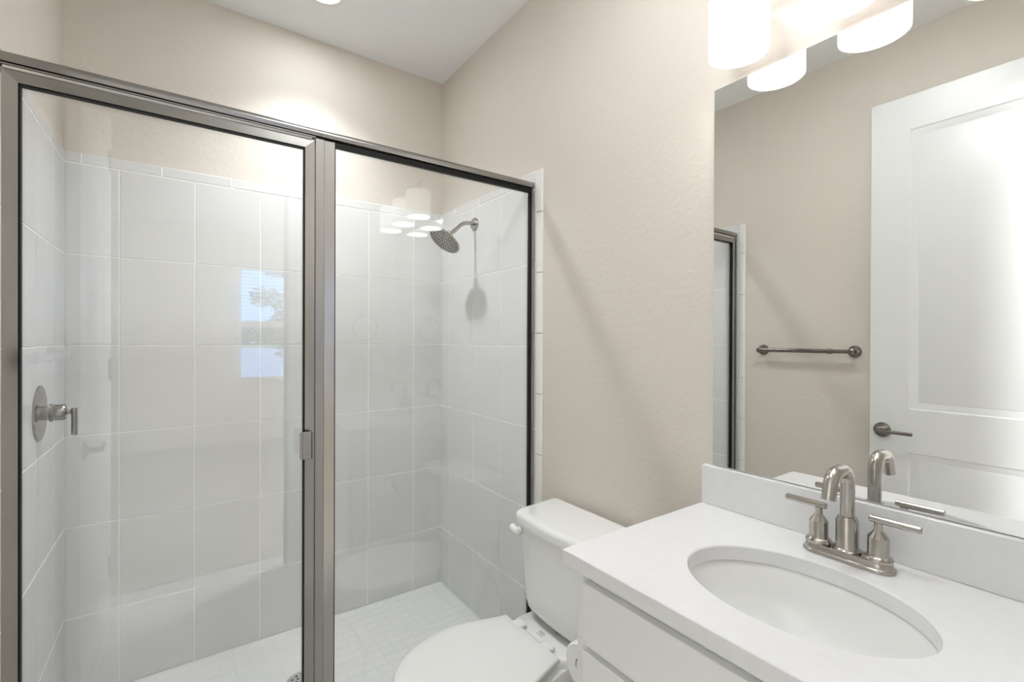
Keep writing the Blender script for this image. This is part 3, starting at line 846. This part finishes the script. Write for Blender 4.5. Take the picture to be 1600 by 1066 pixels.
# ================================================================== BEDROOM behind the doorway (seen in the glass)
BX0, BX1, BY0 = -2.5, 2.5, -4.0
WX0, WX1, WZ0, WZ1 = 0.60, 1.52, 0.80, 2.31
bm = B(); box(bm, BX0, BX1, BY0, -0.19, -0.10, 0.004)
struct('floor_bedroom', bm, 'carpet', smooth=0, label='beige carpet of the bedroom beyond the doorway', cat='floor')
bm = B(); box(bm, BX0-T, BX0, BY0-T, YN, 0, HC); struct('wall_bedroom_left', bm, 'paint', smooth=0, cat='wall')
bm = B(); box(bm, BX1, BX1+T, BY0-T, YN, 0, HC); struct('wall_bedroom_right', bm, 'paint', smooth=0, cat='wall')
bm = B()
box(bm, BX0, WX0, BY0-T, BY0, 0, HC); box(bm, WX1, BX1, BY0-T, BY0, 0, HC)
box(bm, WX0, WX1, BY0-T, BY0, 0, WZ0); box(bm, WX0, WX1, BY0-T, BY0, WZ1, HC)
struct('wall_bedroom_far', bm, 'paint', smooth=0, cat='wall')
bm = B()
box(bm, BX0, XL-T, YN-T, YN, 0, HC); box(bm, XR+T, BX1, YN-T, YN, 0, HC)
struct('wall_bedroom_near', bm, 'paint', smooth=0, cat='wall')
# window
bm = B()
yo0, yo1 = BY0-0.10, BY0-0.03
f = 0.045
box(bm, WX0, WX0+f, yo0, yo1, WZ0, WZ1); box(bm, WX1-f, WX1, yo0, yo1, WZ0, WZ1)
box(bm, WX0+f, WX1-f, yo0, yo1, WZ0, WZ0+f); box(bm, WX0+f, WX1-f, yo0, yo1, WZ1-f, WZ1)
box(bm, WX0+f, WX1-f, yo0+0.01, yo1, 1.505, 1.580)
w1 = struct('window_1', bm, 'trim', bevel=0.002, label='white single-hung bedroom window reflected in the shower glass', cat='window')
bm = B(); box(bm, WX0+f, WX1-f, BY0-0.072, BY0-0.068, WZ0+f, WZ1-f)
obj('window_glass', bm, 'winglass', w1, smooth=0)
bm = B(); box(bm, WX0-0.03, WX1+0.03, BY0-0.03, BY0+0.05, WZ0-0.02, WZ0)
obj('window_sill', bm, 'trim', w1, bevel=0.003)
bl = thing('window_blind', 'white venetian blind with open slats in the bedroom window', 'blind', (1.06, BY0-0.005, WZ1))
bm = B()
nsl = 31
for k in range(nsl):
    z = WZ0+0.03+k*(WZ1-0.06-WZ0-0.03)/(nsl-1)
    extrude(bm, [(BY0-0.028, z-0.0022), (BY0+0.016, z-0.0012), (BY0+0.016, z+0.0018), (BY0-0.028, z+0.0008)], 'x', WX0+0.012, WX1-0.012)
obj('slats', bm, 'slat', bl, smooth=0)
bm = B()
for x in (WX0+0.15, (WX0+WX1)/2, WX1-0.15): tube(bm, [(x, BY0+0.0175, WZ0+0.02), (x, BY0+0.0175, WZ1-0.03)], 0.0012, n=6)
obj('ladder_cords', bm, 'slat', bl)
bm = B(); box(bm, WX0+0.006, WX1-0.006, BY0-0.028, BY0+0.020, WZ1-0.045, WZ1-0.001); obj('head_rail', bm, 'slat', bl, bevel=0.002)
bm = B(); box(bm, WX0+0.012, WX1-0.012, BY0-0.028, BY0+0.016, WZ0+0.006, WZ0+0.022); obj('bottom_rail', bm, 'slat', bl, bevel=0.002)
# added dome lamp, out of sight, sending fill light through the doorway
cd = thing('bedroom_fill_light', 'added unseen dome fill light in the bedroom beyond the doorway', 'ceiling light', (1.95, -0.9, HC))
bm = B(); lathe(bm, [(0.20, 0), (0.20, 0.02), (0.185, 0.03)], (1.95, -0.9, HC), (0, 0, -1), n=40); obj('canopy', bm, 'trim', cd)
bm = B(); lathe(bm, [(0.182, 0.028), (0.17, 0.06), (0.13, 0.09), (0.07, 0.108), (0.01, 0.112)], (1.95, -0.9, HC), (0, 0, -1), n=40); obj('dome', bm, 'dome', cd, smooth=60)

# ------------------------------------------------------------------ outside the window
bm = B(); box(bm, -60, 60, -95, BY0-T, -0.45, -0.35)
struct('ground_paving', bm, 'paving', smooth=0, label='pale paving outside the bedroom window', cat='ground')
bm = B(); box(bm, -160, 160, -180, -95, -0.45, -0.34)
struct('ground_lawn', bm, 'lawn', smooth=0, label='green lawn far outside the bedroom window', cat='ground')
def leaves(bm, c, rad, n, size):
    for _ in range(n):
        d = Vector((random.gauss(0, 1), random.gauss(0, 1), random.gauss(0, 1))).normalized()*(random.random()**0.45)
        p = Vector(c)+Vector((d.x*rad[0], d.y*rad[1], d.z*rad[2]))
        q = Matrix.Rotation(random.random()*6.28, 3, 'Z') @ Matrix.Rotation(random.random()*3, 3, 'X')
        s = size*(0.6+random.random()*0.8)
        vs = [bm.verts.new(p+q @ Vector(v)) for v in ((-s, 0, 0), (0, -s*0.45, s*0.1), (s, 0, 0), (0, s*0.45, -s*0.1))]
        bm.faces.new(vs)
tx, ty = 1.72, -6.6
t1 = thing('young_tree', 'young leafy tree outside the bedroom window, reflected in the glass door', 'tree', (tx, ty, -0.35))
bm = B(); tube(bm, smooth_path([(tx-0.02, ty, -0.36), (tx+0.01, ty, 0.5), (tx+0.04, ty, 1.3), (tx+0.02, ty, 2.2), (tx+0.05, ty, 2.9)]), [0.045]*8+[0.035]*8+[0.02]*9, n=10)
for k in range(9):
    z = 0.95+0.2*k; a = k*2.4
    tube(bm, smooth_path([(tx+0.03, ty, z), (tx+0.3*math.cos(a), ty+0.3*math.sin(a), z+0.25), (tx+0.62*math.cos(a), ty+0.62*math.sin(a), z+0.42)], 3), 0.009, n=6)
obj('trunk', bm, 'bark', t1)
bm = B()
for k in range(9):
    z = 0.95+0.2*k; a = k*2.4
    if k in (3, 6): continue
    leaves(bm, (tx+0.45*math.cos(a), ty+0.45*math.sin(a), z+0.36), (0.30, 0.30, 0.20), 420, 0.038)
leaves(bm, (tx, ty, 1.6), (0.40, 0.40, 0.75), 1500, 0.042)
obj('foliage', bm, 'leaf', t1, smooth=0)
bm = B()
for k in range(60):
    x = -30+k*2.2; h = 4+3*random.random()
    leaves(bm, (x, -150+random.uniform(-4, 4), h*0.45), (3.2, 3.0, h*0.55), 260, 0.7)
tag(obj('tree_line', bm, 'leaf', smooth=0), 'dark band of distant trees beyond the lawn', 'trees', kind='stuff')
